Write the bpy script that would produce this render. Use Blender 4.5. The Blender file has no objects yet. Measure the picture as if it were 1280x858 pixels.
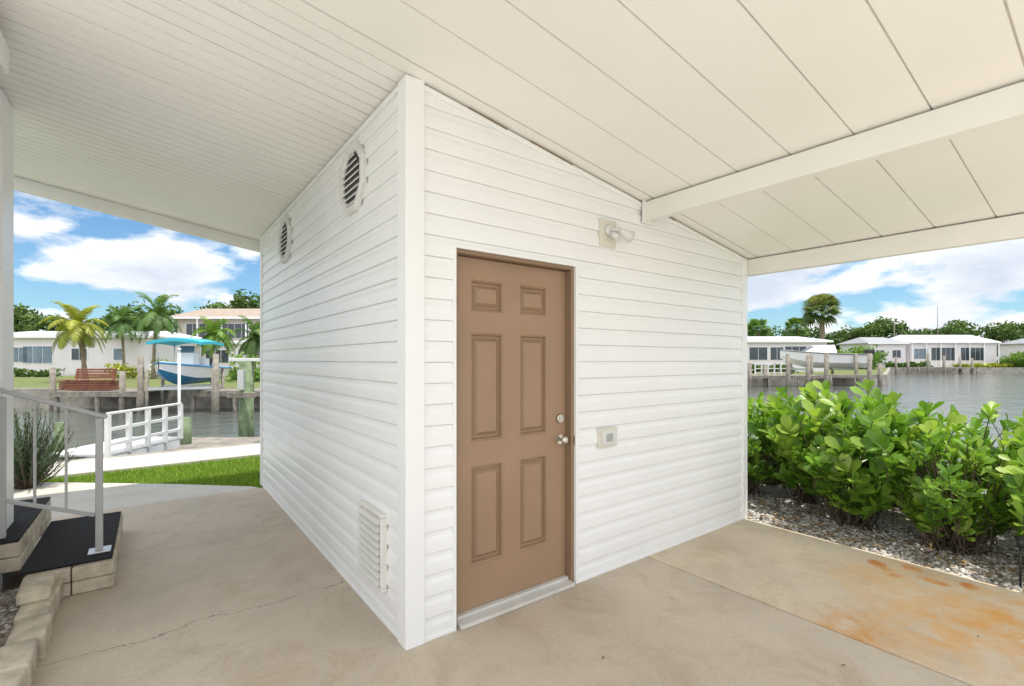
import bpy, bmesh, math, random
from mathutils import Vector, Matrix, Quaternion
R=random.Random(7)
scene=bpy.context.scene
COL=scene.collection
# ------------------------------------------------------------------ helpers
CAMX,CAMY,EYE=-1.08,-2.34,1.5
def P(t,f):
    """survey frame: f metres out along the plot diagonal, t*f metres across it"""
    r=t*f
    return (CAMX+.8*r+.6*f, CAMY-.6*r+.8*f)
def U(u): return (u-640)/602.0
DIAG=-math.atan2(.6,.8)   # heading of the plot diagonal (z rotation)

class B:
    def __init__(s): s.v=[];s.f=[];s.sm=[];s.c=[]
    def add(s,vs,fs,smooth=False,col=None):
        n=len(s.v); s.v+= [tuple(v) for v in vs]
        for f in fs: s.f.append(tuple(i+n for i in f)); s.sm.append(smooth)
        if col is None: col=(.5,.5,.5,1)
        s.c+= [col]*len(vs)
        return s
    def box(s,lo,hi,col=None):
        x0,y0,z0=lo;x1,y1,z1=hi
        return s.add([(x0,y0,z0),(x1,y0,z0),(x1,y1,z0),(x0,y1,z0),(x0,y0,z1),(x1,y0,z1),(x1,y1,z1),(x0,y1,z1)],
          [(3,2,1,0),(4,5,6,7),(0,1,5,4),(1,2,6,5),(2,3,7,6),(3,0,4,7)],False,col)
    def obox(s,c,size,rz=0,M=None,col=None):
        hx,hy,hz=[a/2 for a in size]
        m=M if M is not None else Matrix.Rotation(rz,3,'Z')
        vs=[Vector(c)+m@Vector(p) for p in [(-hx,-hy,-hz),(hx,-hy,-hz),(hx,hy,-hz),(-hx,hy,-hz),(-hx,-hy,hz),(hx,-hy,hz),(hx,hy,hz),(-hx,hy,hz)]]
        return s.add(vs,[(3,2,1,0),(4,5,6,7),(0,1,5,4),(1,2,6,5),(2,3,7,6),(3,0,4,7)],False,col)
    def beam(s,p0,p1,w,h,col=None):
        p0=Vector(p0);p1=Vector(p1);d=(p1-p0);L=d.length
        q=d.to_track_quat('Y','Z').to_matrix()
        return s.obox((p0+p1)/2,(w,L,h),M=q,col=col)
    def tube(s,pts,rad,n=8,cap=True,col=None):
        pts=[Vector(p) for p in pts]; vs=[];fs=[]
        for i,p in enumerate(pts):
            a=pts[max(i-1,0)];b=pts[min(i+1,len(pts)-1)]
            d=(b-a).normalized()
            q=d.to_track_quat('Z','Y').to_matrix()
            r=rad[i] if isinstance(rad,(list,tuple)) else rad
            for k in range(n):
                an=2*math.pi*k/n
                vs.append(p+q@Vector((r*math.cos(an),r*math.sin(an),0)))
        for i in range(len(pts)-1):
            for k in range(n):
                a=i*n+k;b=i*n+(k+1)%n
                fs.append((a,b,b+n,a+n))
        s.add(vs,fs,True,col)
        if cap:
            m=len(s.v)-len(vs)
            s.f.append(tuple(m+k for k in reversed(range(n))));s.sm.append(False)
            s.f.append(tuple(m+(len(pts)-1)*n+k for k in range(n)));s.sm.append(False)
        return s
    def rod(s,p0,p1,r,n=10,r1=None,col=None):
        return s.tube([p0,p1],[r,r if r1 is None else r1],n,True,col)
    def make(s,name,mat,parent=None,bevel=0,label=None):
        me=bpy.data.meshes.new(name); me.from_pydata(s.v,[],s.f)
        me.polygons.foreach_set('use_smooth',s.sm)
        ca=me.color_attributes.new('var','FLOAT_COLOR','POINT')
        flat=[x for c in s.c for x in c]; ca.data.foreach_set('color',flat)
        me.materials.append(mat); me.update()
        o=bpy.data.objects.new(name,me); COL.objects.link(o)
        if bevel:
            m=o.modifiers.new('bevel','BEVEL'); m.width=bevel; m.segments=2; m.limit_method='ANGLE'; m.angle_limit=math.radians(40)
        if parent is not None:
            o.parent=parent; o.matrix_parent_inverse=parent.matrix_world.inverted()
        if label: o['label']=label
        return o
def thing(name,loc,label,cat,group=None,rz=0):
    e=bpy.data.objects.new(name,None); e.empty_display_size=.2
    e.matrix_world=Matrix.Translation(loc)@Matrix.Rotation(rz,4,'Z')
    COL.objects.link(e); e['label']=label; e['category']=cat
    if group: e['group']=group
    return e
def tag(o,label,cat,group=None):
    o['label']=label;o['category']=cat
    if group:o['group']=group
    return o
def struct(o,kind='structure'): o['kind']=kind; return o
def dup(root,loc,rz=0,sc=1.0,label=None):
    n=root.copy(); COL.objects.link(n)
    n.matrix_world=Matrix.Translation(loc)@Matrix.Rotation(rz,4,'Z')@Matrix.Diagonal((sc,sc,sc,1))
    for c in list(root.children):
        k=c.copy(); COL.objects.link(k); k.parent=n; k.matrix_parent_inverse=c.matrix_parent_inverse.copy()
        for c2 in list(c.children):
            k2=c2.copy(); COL.objects.link(k2); k2.parent=k; k2.matrix_parent_inverse=c2.matrix_parent_inverse.copy()
    if label: n['label']=label
    return n

# ------------------------------------------------------------------ materials
def newmat(name):
    m=bpy.data.materials.new(name); m.use_nodes=True
    nt=m.node_tree; b=nt.nodes['Principled BSDF']
    return m,nt,b
def link(nt,a,b): nt.links.new(a,b)
def noise(nt,scale,detail=5,rough=.55,coord='Object',vec=None,dist=0):
    n=nt.nodes.new('ShaderNodeTexNoise'); n.inputs['Scale'].default_value=scale
    n.inputs['Detail'].default_value=detail; n.inputs['Roughness'].default_value=rough; n.inputs['Distortion'].default_value=dist
    if vec is None:
        tc=nt.nodes.new('ShaderNodeTexCoord'); vec=tc.outputs[coord]
    link(nt,vec,n.inputs['Vector']); return n
def ramp(nt,fac,stops):
    r=nt.nodes.new('ShaderNodeValToRGB'); e=r.color_ramp.elements
    e[0].position=stops[0][0];e[0].color=(*stops[0][1],1)
    e[1].position=stops[-1][0];e[1].color=(*stops[-1][1],1)
    for p,c in stops[1:-1]:
        k=e.new(p);k.color=(*c,1)
    link(nt,fac,r.inputs['Fac']); return r
def bump(nt,b,h,strength,dist=.01):
    k=nt.nodes.new('ShaderNodeBump');k.inputs['Strength'].default_value=strength;k.inputs['Distance'].default_value=dist
    link(nt,h,k.inputs['Height']);link(nt,k.outputs['Normal'],b.inputs['Normal']);return k
def simple(name,c,rough=.5,var=.08,scale=6,bmp=0,bscale=60,metal=0,spec=.5):
    m,nt,b=newmat(name)
    n=noise(nt,scale,6)
    lo=tuple(max(0,x*(1-var)) for x in c);hi=tuple(min(1,x*(1+var)) for x in c)
    r=ramp(nt,n.outputs['Fac'],[(.3,lo),(.7,hi)])
    link(nt,r.outputs['Color'],b.inputs['Base Color'])
    b.inputs['Roughness'].default_value=rough;b.inputs['Metallic'].default_value=metal
    b.inputs['Specular IOR Level'].default_value=spec
    if bmp:
        n2=noise(nt,bscale,4);bump(nt,b,n2.outputs['Fac'],bmp,.004)
    return m
def mixrgb(nt,fac,a,bcol,mode='MIX'):
    k=nt.nodes.new('ShaderNodeMix');k.data_type='RGBA';k.blend_type=mode
    if isinstance(fac,(int,float)): k.inputs[0].default_value=fac
    else: link(nt,fac,k.inputs[0])
    for sock,v in ((k.inputs[6],a),(k.inputs[7],bcol)):
        if isinstance(v,tuple): sock.default_value=(*v,1) if len(v)==3 else v
        else: link(nt,v,sock)
    return k.outputs[2]
def math_(nt,op,a,b=None,clamp=False):
    k=nt.nodes.new('ShaderNodeMath');k.operation=op;k.use_clamp=clamp
    for i,v in enumerate((a,b)):
        if v is None: continue
        if isinstance(v,(int,float)): k.inputs[i].default_value=v
        else: link(nt,v,k.inputs[i])
    return k.outputs[0]
def foliage(name,dark,mid,light,trans=.3,rough=.45,spec=.4):
    m,nt,b=newmat(name)
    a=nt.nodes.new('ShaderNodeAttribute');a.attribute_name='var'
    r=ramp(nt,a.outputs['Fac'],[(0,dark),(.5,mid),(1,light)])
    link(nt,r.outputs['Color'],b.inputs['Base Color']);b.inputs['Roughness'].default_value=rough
    b.inputs['Specular IOR Level'].default_value=spec
    t=nt.nodes.new('ShaderNodeBsdfTranslucent')
    tc=mixrgb(nt,1.0,r.outputs['Color'],(1.3,1.4,.6,1),'MULTIPLY'); link(nt,tc,t.inputs['Color'])
    mx=nt.nodes.new('ShaderNodeMixShader');mx.inputs[0].default_value=trans
    link(nt,b.outputs[0],mx.inputs[1]);link(nt,t.outputs[0],mx.inputs[2])
    link(nt,mx.outputs[0],nt.nodes['Material Output'].inputs['Surface'])
    return m
def varmat(name,stops,rough=.8):
    m,nt,b=newmat(name)
    a=nt.nodes.new('ShaderNodeAttribute');a.attribute_name='var'
    r=ramp(nt,a.outputs['Fac'],stops);link(nt,r.outputs['Color'],b.inputs['Base Color']);b.inputs['Roughness'].default_value=rough
    return m

def siding_mat():
    m,nt,b=newmat('white_vinyl')
    tc=nt.nodes.new('ShaderNodeTexCoord')
    n=noise(nt,1.3,6,.6,vec=tc.outputs['Object'])
    r=ramp(nt,n.outputs['Fac'],[(.3,(.845,.85,.857)),(.7,(.89,.895,.90))])
    sep=nt.nodes.new('ShaderNodeSeparateXYZ');link(nt,tc.outputs['Object'],sep.inputs[0])
    g=math_(nt,'MULTIPLY',math_(nt,'SUBTRACT',.4,sep.outputs['Z'],True),1.2,True)
    n2=noise(nt,7,8,.7,vec=tc.outputs['Object'])
    d=math_(nt,'MULTIPLY',g,math_(nt,'POWER',n2.outputs['Fac'],2.0),True)
    c=mixrgb(nt,d,r.outputs['Color'],(.56,.52,.45))
    link(nt,c,b.inputs['Base Color']);b.inputs['Roughness'].default_value=.34
    mp=nt.nodes.new('ShaderNodeMapping');mp.inputs['Scale'].default_value=(6,6,90);link(nt,tc.outputs['Object'],mp.inputs[0])
    n3=noise(nt,1.5,4,vec=mp.outputs[0]);bump(nt,b,n3.outputs['Fac'],.12,.003)
    return m
M_SIDE=siding_mat()
M_TRIM=simple('white_trim_paint',(.87,.875,.88),.35,.02,3)
M_CEIL=simple('ceiling_panel_white',(.885,.866,.83),.42,.025,1.0)
M_BEAM=simple('painted_beam',(.86,.845,.81),.45,.04,2)
M_DOOR=simple('tan_door_paint',(.335,.218,.136),.42,.06,3,.12,140)
M_JAMB=simple('tan_frame_paint',(.26,.17,.105),.5,.06,4)
M_NICKEL=simple('satin_nickel',(.62,.58,.52),.25,.05,10,metal=1)
M_ALU=simple('mill_aluminium',(.62,.63,.64),.38,.06,8,metal=.85)
M_SILL=simple('offwhite_sill',(.62,.61,.58),.4,.08,8)
M_ALUW=simple('grey_aluminium_rail',(.45,.455,.46),.45,.06,8,metal=.2)
M_DARK=simple('dark_void',(.04,.04,.04),.8,.1)
M_SCREEN=simple('grey_insect_screen',(.14,.14,.14),.8,.1)
M_LOUV=simple('light_grey_louver',(.70,.70,.69),.45,.05)
M_CREAM=simple('cream_louver',(.76,.75,.70),.45,.04)
M_BEIGE=simple('beige_plastic',(.68,.65,.57),.45,.05)
M_CARPET=simple('black_carpet',(.014,.014,.016),.95,.5,60,.9,260)
M_BLOCK=simple('split_concrete_block',(.52,.455,.355),.9,.34,9,1.0,55)
M_GREYW=simple('weathered_wood',(.24,.215,.18),.85,.35,5,.5,50)
M_PILE=simple('green_treated_pile',(.15,.20,.11),.85,.45,4,.5,30)
M_WHITEP=simple('white_paint_weathered',(.72,.72,.71),.6,.1,5,.2,40)
M_GEL=simple('white_gelcoat',(.80,.81,.82),.2,.03,2)
M_TURQ=simple('blue_hull',(.04,.24,.46),.25,.1,2)
M_CANVAS=simple('turquoise_canvas',(.05,.42,.54),.7,.1,6)
M_BLACK=simple('black_plastic',(.02,.02,.022),.35,.2)
M_GLASS=simple('dark_window_glass',(.05,.065,.08),.12,.3,2)
M_BGLASS=simple('blue_window_glass',(.16,.22,.28),.15,.25,2)
M_RED=simple('red_brown_wood',(.23,.085,.05),.7,.3,4,.3,30)
M_TRUNK=simple('palm_trunk',(.24,.19,.14),.9,.35,7,.8,22)
M_BARK=simple('bark_brown',(.10,.075,.05),.9,.35,9,.6,30)
M_ROOFW=simple('white_metal_roof',(.62,.63,.66),.5,.06,.6)
M_ROOFT=simple('tan_shingle_roof',(.33,.265,.215),.9,.15,3)
M_ROOFG=simple('grey_shingle_roof',(.30,.31,.33),.9,.15,3)
M_WALLC=simple('cream_house_wall',(.58,.51,.47),.8,.06,1)
M_WALLW=simple('white_house_wall',(.80,.74,.785),.7,.04,1)
M_SEAW=simple('seawall_concrete',(.31,.29,.25),.9,.35,2,.5,12)

def concrete(name,base,stains=None,crack=None,blotk=2.2):
    m,nt,b=newmat(name)
    tc=nt.nodes.new('ShaderNodeTexCoord');V=tc.outputs['Object']
    n=noise(nt,.9,8,.62,vec=V)
    hi=tuple(min(1,x*1.13) for x in base);lo=tuple(x*.76 for x in base)
    r=ramp(nt,n.outputs['Fac'],[(.34,lo),(.5,base),(.66,hi)])
    n2=noise(nt,55,6,.7,vec=V)
    c=mixrgb(nt,.35,r.outputs['Color'],ramp(nt,n2.outputs['Fac'],[(.3,tuple(x*.6 for x in base)),(.7,hi)]).outputs['Color'])
    n4=noise(nt,2.6,9,.75,vec=V,dist=.6)
    blot=math_(nt,'MULTIPLY',math_(nt,'SUBTRACT',n4.outputs['Fac'],.49,True),blotk*1.5,True)
    c=mixrgb(nt,blot,c,(base[0]*.70,base[1]*.62,base[2]*.52))
    n5=noise(nt,130,3,.6,vec=V)
    sp=math_(nt,'MULTIPLY',math_(nt,'GREATER_THAN',n5.outputs['Fac'],.68),.35)
    c=mixrgb(nt,sp,c,(.14,.11,.09))
    if stains:
        np_=noise(nt,6,9,.72,vec=V,dist=.4)
        patch=math_(nt,'MULTIPLY',math_(nt,'SUBTRACT',np_.outputs['Fac'],.34,True),4.2,True)
        for (sx,sy,rx,ry,st,colr) in stains:
            mp=nt.nodes.new('ShaderNodeVectorMath');mp.operation='SUBTRACT';mp.inputs[1].default_value=(sx,sy,0)
            nd=noise(nt,5 if rx>.15 else 14,7,.7,vec=V)
            ad=nt.nodes.new('ShaderNodeVectorMath');ad.operation='MULTIPLY_ADD'
            link(nt,nd.outputs['Color'],ad.inputs[0]);ad.inputs[1].default_value=(rx*2.4,ry*2.4,0);ad.inputs[2].default_value=(-rx*1.2,-ry*1.2,0)
            link(nt,V,mp.inputs[0])
            a2=nt.nodes.new('ShaderNodeVectorMath');a2.operation='ADD';link(nt,mp.outputs[0],a2.inputs[0]);link(nt,ad.outputs[0],a2.inputs[1])
            sc=nt.nodes.new('ShaderNodeVectorMath');sc.operation='MULTIPLY';sc.inputs[1].default_value=(1/rx,1/ry,0);link(nt,a2.outputs[0],sc.inputs[0])
            ln=nt.nodes.new('ShaderNodeVectorMath');ln.operation='LENGTH';link(nt,sc.outputs[0],ln.inputs[0])
            fall=math_(nt,'MULTIPLY',math_(nt,'SUBTRACT',1.0,ln.outputs['Value'],True),st*1.6,True)
            if rx>.15: fall=math_(nt,'MULTIPLY',fall,patch,True)
            c=mixrgb(nt,fall,c,colr)
    if crack is not None:
        sep=nt.nodes.new('ShaderNodeSeparateXYZ');link(nt,V,sep.inputs[0])
        nc=noise(nt,2.2,9,.62,vec=V)
        dy=math_(nt,'ABSOLUTE',math_(nt,'ADD',math_(nt,'SUBTRACT',sep.outputs['Y'],crack),math_(nt,'MULTIPLY',math_(nt,'SUBTRACT',nc.outputs['Fac'],.5),.35)))
        w=math_(nt,'LESS_THAN',dy,.0026)
        w=math_(nt,'MULTIPLY',w,math_(nt,'LESS_THAN',sep.outputs['X'],.1))
        w=math_(nt,'MULTIPLY',w,.8)
        c=mixrgb(nt,w,c,(.12,.10,.08))
    link(nt,c,b.inputs['Base Color']);b.inputs['Roughness'].default_value=.66
    nb=noise(nt,38,8,.7,vec=V);bump(nt,b,nb.outputs['Fac'],.35,.005)
    return m
RUST=(.55,.19,.04)
M_CONC=concrete('carport_concrete',(.555,.475,.375),crack=.93)
M_CONC2=concrete('carport_concrete_stained',(.65,.545,.41),
   stains=[(2.55,-1.62,.90,.48,.6,(.66,.37,.13)),(1.99,-1.32,.36,.26,.8,(.58,.31,.11)),(2.85,-1.85,.65,.4,.7,(.66,.34,.10)),
           (3.20,-1.12,.09,.07,1.3,RUST),(3.30,-1.30,.06,.07,1.3,RUST),(3.16,-1.44,.05,.10,1.4,RUST),(3.26,-1.60,.07,.07,1.2,RUST),(3.06,-1.26,.06,.05,1.1,RUST),(3.13,-1.19,.035,.05,1.2,RUST),
           (2.95,-1.30,.55,.50,.7,(.68,.43,.20))])
M_WALK=concrete('walk_concrete',(.58,.545,.48),blotk=1.2)
M_DRIVE=concrete('driveway_concrete',(.70,.67,.62),blotk=1.0)

def grassmat(name,a,b_):
    m,nt,b=newmat(name)
    n=noise(nt,1.5,8,.7);n2=noise(nt,60,4,.7)
    c=mixrgb(nt,.5,ramp(nt,n.outputs['Fac'],[(.3,a),(.7,b_)]).outputs['Color'],ramp(nt,n2.outputs['Fac'],[(.3,tuple(x*.5 for x in a)),(.7,b_)]).outputs['Color'])
    link(nt,c,b.inputs['Base Color']);b.inputs['Roughness'].default_value=.9;b.inputs['Specular IOR Level'].default_value=.1
    bump(nt,b,n2.outputs['Fac'],.6,.03);return m
M_GRASS=grassmat('lawn_grass',(.11,.165,.03),(.20,.28,.055))
M_GRASSF=grassmat('bank_grass',(.13,.16,.06),(.22,.25,.10))

def gravelmat():
    m,nt,b=newmat('gravel_ground')
    v=nt.nodes.new('ShaderNodeTexVoronoi');v.inputs['Scale'].default_value=48
    tc=nt.nodes.new('ShaderNodeTexCoord');link(nt,tc.outputs['Object'],v.inputs['Vector'])
    n=noise(nt,2.4,6,.7,vec=tc.outputs['Object'])
    r=ramp(nt,v.outputs['Color'],[(.1,(.14,.11,.09)),(.45,(.31,.28,.24)),(.9,(.52,.49,.44))])
    c=mixrgb(nt,math_(nt,'MULTIPLY',n.outputs['Fac'],.6,True),r.outputs['Color'],(.18,.14,.105))
    link(nt,c,b.inputs['Base Color']);b.inputs['Roughness'].default_value=.95
    bump(nt,b,v.outputs['Distance'],.8,.02);return m
M_GRAV=gravelmat()
def watermat():
    m,nt,b=newmat('canal_water')
    tc=nt.nodes.new('ShaderNodeTexCoord')
    b.inputs['Base Color'].default_value=(.105,.12,.105,1);b.inputs['Roughness'].default_value=.05;b.inputs['IOR'].default_value=1.33
    mp=nt.nodes.new('ShaderNodeMapping');mp.inputs['Rotation'].default_value=(0,0,.6);mp.inputs['Scale'].default_value=(1,1.9,1);link(nt,tc.outputs['Object'],mp.inputs[0])
    n=noise(nt,2.6,4,.55,vec=mp.outputs[0]);n2=noise(nt,.5,3,.5,vec=mp.outputs[0])
    s=math_(nt,'ADD',math_(nt,'MULTIPLY',n.outputs['Fac'],.5),n2.outputs['Fac'])
    bump(nt,b,s,.6,.10);return m
M_WATER=watermat()
M_CLUS=foliage('clusia_leaf',(.07,.155,.02),(.18,.34,.04),(.38,.50,.10),.36,.34,.5)
M_FINE=foliage('shrub_leaf',(.075,.165,.022),(.20,.36,.044),(.40,.52,.10),.36,.4,.4)
M_TREE=foliage('tree_leaf',(.035,.07,.02),(.07,.125,.03),(.13,.20,.05),.2,.6,.2)
M_BRIGHT=foliage('bright_leaf',(.07,.14,.018),(.13,.25,.03),(.24,.37,.06),.25,.5,.3)
M_PALM=foliage('palm_frond',(.045,.10,.022),(.09,.18,.035),(.18,.29,.06),.25,.45,.4)
M_PALMY=foliage('yellow_palm_frond',(.14,.18,.018),(.27,.30,.03),(.46,.46,.07),.25,.45,.4)
M_SABAL=foliage('sabal_frond',(.06,.10,.025),(.12,.17,.045),(.30,.29,.10),.25,.5,.3)
M_JUNI=foliage('needle_shrub',(.04,.07,.035),(.075,.13,.06),(.14,.21,.10),.15,.6,.2)
M_BLADE=foliage('grass_blade',(.12,.21,.03),(.22,.35,.045),(.36,.48,.08),.3,.6,.2)
M_PEB=varmat('pebble_stone',[(0,(.13,.10,.08)),(.35,(.29,.26,.22)),(.7,(.48,.45,.41)),(1,(.70,.68,.64))])

# ------------------------------------------------------------------ ground, water, paving
SL=.15
def cz(x): return 2.98-SL*x
def prism(name,poly,z0,z1,mat):
    b=B();n=len(poly)
    b.add([(x,y,z1) for x,y in poly]+[(x,y,z0) for x,y in poly],
      [tuple(range(n))]+[(i,i+n,(i+1)%n+n,(i+1)%n) for i in range(n)])
    return b.make(name,mat)
struct(prism('ground',[(-300,-300),(6.5,-300),(6.5,7.36),(-300,7.36)],-1.6,-.06,M_GRASS))
far=[P(-3.2,23),P(U(345),23),P(-.3,30),P(.40,43),P(U(1106),45),P(U(1112),86),P(3,86)]
far+= [P(2.2,1500),P(-2.2,1500),(-1500,300)]
struct(prism('far_ground',far,-1.6,.08,M_GRASSF))
b=B();b.add([(-1500,-1500,-.8),(1800,-1500,-.8),(1800,1800,-.8),(-1500,1800,-.8)],[(0,1,2,3)]);struct(b.make('water',M_WATER))
b=B();b.box((-1.95,-3.6,-.15),(1.944,3.95,0));struct(b.make('carport_floor',M_CONC,bevel=.006))
b=B();b.box((1.956,-3.6,-.15),(3.42,-.0,0));struct(b.make('carport_floor_bay',M_CONC2,bevel=.006))
b=B();b.box((1.94,-3.6,-.15),(1.96,.0,-.030));struct(b.make('floor_joint_filler',M_DARK))
b=B();b.box((-11,-26,-.15),(6.0,-3.61,-.006));b.box((-11,-3.61,-.15),(-1.96,.75,-.006));struct(b.make('driveway',M_DRIVE))  # driveway out of view, widened and paled to bounce light under the roof
b=B();b.add([(-6,3.96,-.02),(-.02,3.96,-.02),(-.1,4.15,-.02),(-.84,4.85,-.02),(-1.95,5.78,-.02),(-2.6,6.28,-.02),(-6,6.28,-.02)],[(0,1,2,3,4,5,6)])
struct(b.make('path',M_WALK))
b=B();b.box((-30,6.28,-.4),(6.2,7.30,-.01));struct(b.make('walkway',M_WALK,bevel=.01))
b=B();b.add([(3.43,-3.6,-.03),(5.5,-3.6,-.03),(5.5,4.8,-.03),(3.43,4.8,-.03)],[(0,1,2,3)]);struct(b.make('gravel_bed',M_GRAV))
b=B();b.box((-30,7.30,-1.5),(6.8,7.55,-.02));b.box((6.45,-60,-1.5),(6.8,7.29,-.02))
tag(b.make('seawall',M_SEAW,bevel=.02),'grey concrete canal seawall behind the lawn','seawall')
def wallrun(pts,z0,z1,w,mat,label,name='seawall'):
    b=B()
    for (a,c) in zip(pts[:-1],pts[1:]):
        b.beam((a[0],a[1],(z0+z1)/2),(c[0],c[1],(z0+z1)/2),w,z1-z0)
    return tag(b.make(name,mat),label,'seawall')
wallrun(far[0:7],-1.4,.14,.35,M_SEAW,'dark weathered seawall along the opposite bank of the canal')
b=B()
def inpoly(x,y,poly):
    c=False;n=len(poly)
    for i in range(n):
        x1,y1=poly[i];x2,y2=poly[(i+1)%n]
        if (y1>y)!=(y2>y) and x<(x2-x1)*(y-y1)/(y2-y1)+x1: c=not c
    return c
lawn=[(.0,4.15),(-.84,4.87),(-2.55,6.27),(1.5,6.27),(1.5,4.2)]
for i in range(34000):
    x=R.uniform(-2.6,1.2);y=R.uniform(4.12,6.28)
    if not inpoly(x,y,lawn):continue
    a=R.uniform(0,6.28);h=R.uniform(.025,.055);w=.005;lx=R.gauss(0,.015);ly=R.gauss(0,.015)
    c=R.random();cc=(c,c,c,1)
    b.add([(x-w*math.cos(a),y-w*math.sin(a),-.06),(x+w*math.cos(a),y+w*math.sin(a),-.06),(x+lx,y+ly,-.06+h)],[(0,1,2)],False,cc)
struct(b.make('grass',M_BLADE),'stuff')
phi=(1+5**.5)/2
ICO=[Vector(p).normalized() for p in [(-1,phi,0),(1,phi,0),(-1,-phi,0),(1,-phi,0),(0,-1,phi),(0,1,phi),(0,-1,-phi),(0,1,-phi),(phi,0,-1),(phi,0,1),(-phi,0,-1),(-phi,0,1)]]
ICF=[(0,11,5),(0,5,1),(0,1,7),(0,7,10),(0,10,11),(1,5,9),(5,11,4),(11,10,2),(10,7,6),(7,1,8),(3,9,4),(3,4,2),(3,2,6),(3,6,8),(3,8,9),(4,9,5),(2,4,11),(6,2,10),(8,6,7),(9,8,1)]
def pebbles(n,x0,x1,y0,y1,z,name):
    b=B()
    for i in range(n):
        x=R.uniform(x0,x1);y=R.uniform(y0,y1);s=R.uniform(.006,.017);a=R.uniform(0,6.28)
        sx=s*R.uniform(.8,1.4);sy=s*R.uniform(.7,1.1);sz=s*R.uniform(.45,.8);ca,sa=math.cos(a),math.sin(a)
        c=min(1,max(0,R.gauss(.58,.28)))
        b.add([(x+ca*p.x*sx-sa*p.y*sy,y+sa*p.x*sx+ca*p.y*sy,z+sz*.5+p.z*sz) for p in ICO],ICF,False,(c,c,c,1))
    return struct(b.make(name,M_PEB),'stuff')
pebbles(8000,3.45,4.5,-2.7,.9,-.03,'gravel')
pebbles(900,-1.86,-1.68,-.6,1.9,.07,'gravel')

# ------------------------------------------------------------------ shed
shed=thing('storage_shed',(1.7,2,0),'white vinyl sided storage shed with tan door under carport','shed')
HC=.1143
def siding(segs,mapf,top=None):
    b=B()
    for a0,a1,z0,z1 in segs:
        i=int(z0/HC)
        while i*HC<z1:
            prof=[(0,.003),(.0012,.0120),(.0035,.0150),(.008,.0165),(.30*HC,.0162),(.56*HC,.0145),(.64*HC,.0128),(.72*HC,.0092),(.80*HC,.0066),(.90*HC,.0058),(.985*HC,.0055),(.996*HC,.003)]
            pts=[(max(z0,min(z1,i*HC+p[0])),p[1]) for p in prof]
            vs=[];fs=[]
            for z,o in pts: vs+= [mapf(a0,o,z),mapf(a1,o,z)]
            for k in range(len(pts)-1): fs.append((2*k,2*k+1,2*k+3,2*k+2))
            b.add(vs,fs); i+=1
    return b
def clip(o,co,no):
    bm=bmesh.new();bm.from_mesh(o.data)
    bmesh.ops.bisect_plane(bm,geom=bm.verts[:]+bm.edges[:]+bm.faces[:],plane_co=co,plane_no=no,clear_outer=True)
    bm.to_mesh(o.data);bm.free()
XE=3.42;YE=4.1
fr=siding([(.06,.272,.02,3.0),(.272,1.203,2.135,3.0),(1.203,XE-.05,.02,3.0)],lambda a,o,z:(a,-o,z)).make('front_wall',M_SIDE,shed)
clip(fr,(0,0,2.965),(SL,0,1))
lf=siding([(.06,YE-.05,.02,2.955)],lambda a,o,z:(-o,a,z)).make('side_wall',M_SIDE,shed)
siding([(.05,YE-.05,.02,2.43)],lambda a,o,z:(XE+o,a,z)).make('side_wall',M_SIDE,shed)
bk=siding([(.05,XE-.05,.02,3.0)],lambda a,o,z:(a,YE+o,z)).make('back_wall',M_SIDE,shed);clip(bk,(0,0,2.965),(SL,0,1))
b=B()
b.box((.01,.006,0),(.262,.1,2.42));b.box((1.213,.006,0),(XE-.01,.1,2.42));b.box((.262,.006,2.15),(1.213,.1,2.42))
b.box((.01,.1,0),(.1,YE-.01,2.42));b.box((XE-.1,.1,0),(XE-.01,YE-.01,2.42));b.box((.1,YE-.1,0),(XE-.1,YE-.01,2.42))
zt=[cz(.01)-.01,cz(XE)-.01]
b.add([(.01,.006,2.42),(XE-.01,.006,2.42),(XE-.01,YE-.01,2.42),(.01,YE-.01,2.42),(.01,.006,zt[0]),(XE-.01,.006,zt[1]),(XE-.01,YE-.01,zt[1]),(.01,YE-.01,zt[0])],
   [(3,2,1,0),(4,5,6,7),(0,1,5,4),(1,2,6,5),(2,3,7,6),(3,0,4,7)])
b.make('wall_core',M_TRIM,shed)
def corner(x0,x1,y0,y1,zt_,name='corner_trim'):
    b=B();b.box((x0,y0,.0),(x1,y1,zt_));return b.make(name,M_TRIM,shed,bevel=.004)
corner(-.030,.078,-.030,.078,2.972)
corner(-.028,.05,YE-.055,YE+.026,2.972)
corner(XE-.05,XE+.026,-.028,.05,2.46)
corner(XE-.05,XE+.024,YE-.05,YE+.024,2.46)
b=B();b.box((.079,-.022,.0),(.255,.004,.022));b.box((1.214,-.022,.0),(XE-.051,.004,.022));b.box((-.022,.079,.0),(.004,YE-.056,.022));b.make('base_trim',M_TRIM,shed,bevel=.002)
b=B();b.beam((.079,-.013,cz(.076)-.028),(XE-.051,-.013,cz(XE-.05)-.028),.024,.03);b.beam((-.013,.079,2.952),(-.013,YE-.056,2.952),.024,.03)
b.make('top_trim',M_TRIM,shed,bevel=.002)
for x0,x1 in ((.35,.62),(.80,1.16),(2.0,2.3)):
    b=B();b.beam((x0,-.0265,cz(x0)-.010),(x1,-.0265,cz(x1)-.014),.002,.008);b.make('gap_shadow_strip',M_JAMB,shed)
b=B();J0,J1=-.004,.10
b.box((.275,J0,.0),(.292,J1,2.10));b.box((1.166,J0,.0),(1.192,J1,2.10));b.box((.275,J0,2.10),(1.192,J1,2.122))
frame=b.make('door_frame',M_JAMB,shed,bevel=.002)
b=B();b.box((.256,-.023,.0),(.2745,.006,2.142));b.box((1.1925,-.023,.0),(1.213,.006,2.142));b.box((.2745,-.023,2.1225),(1.1925,.006,2.142))
b.make('door_trim',M_TRIM,shed,bevel=.002)
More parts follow.
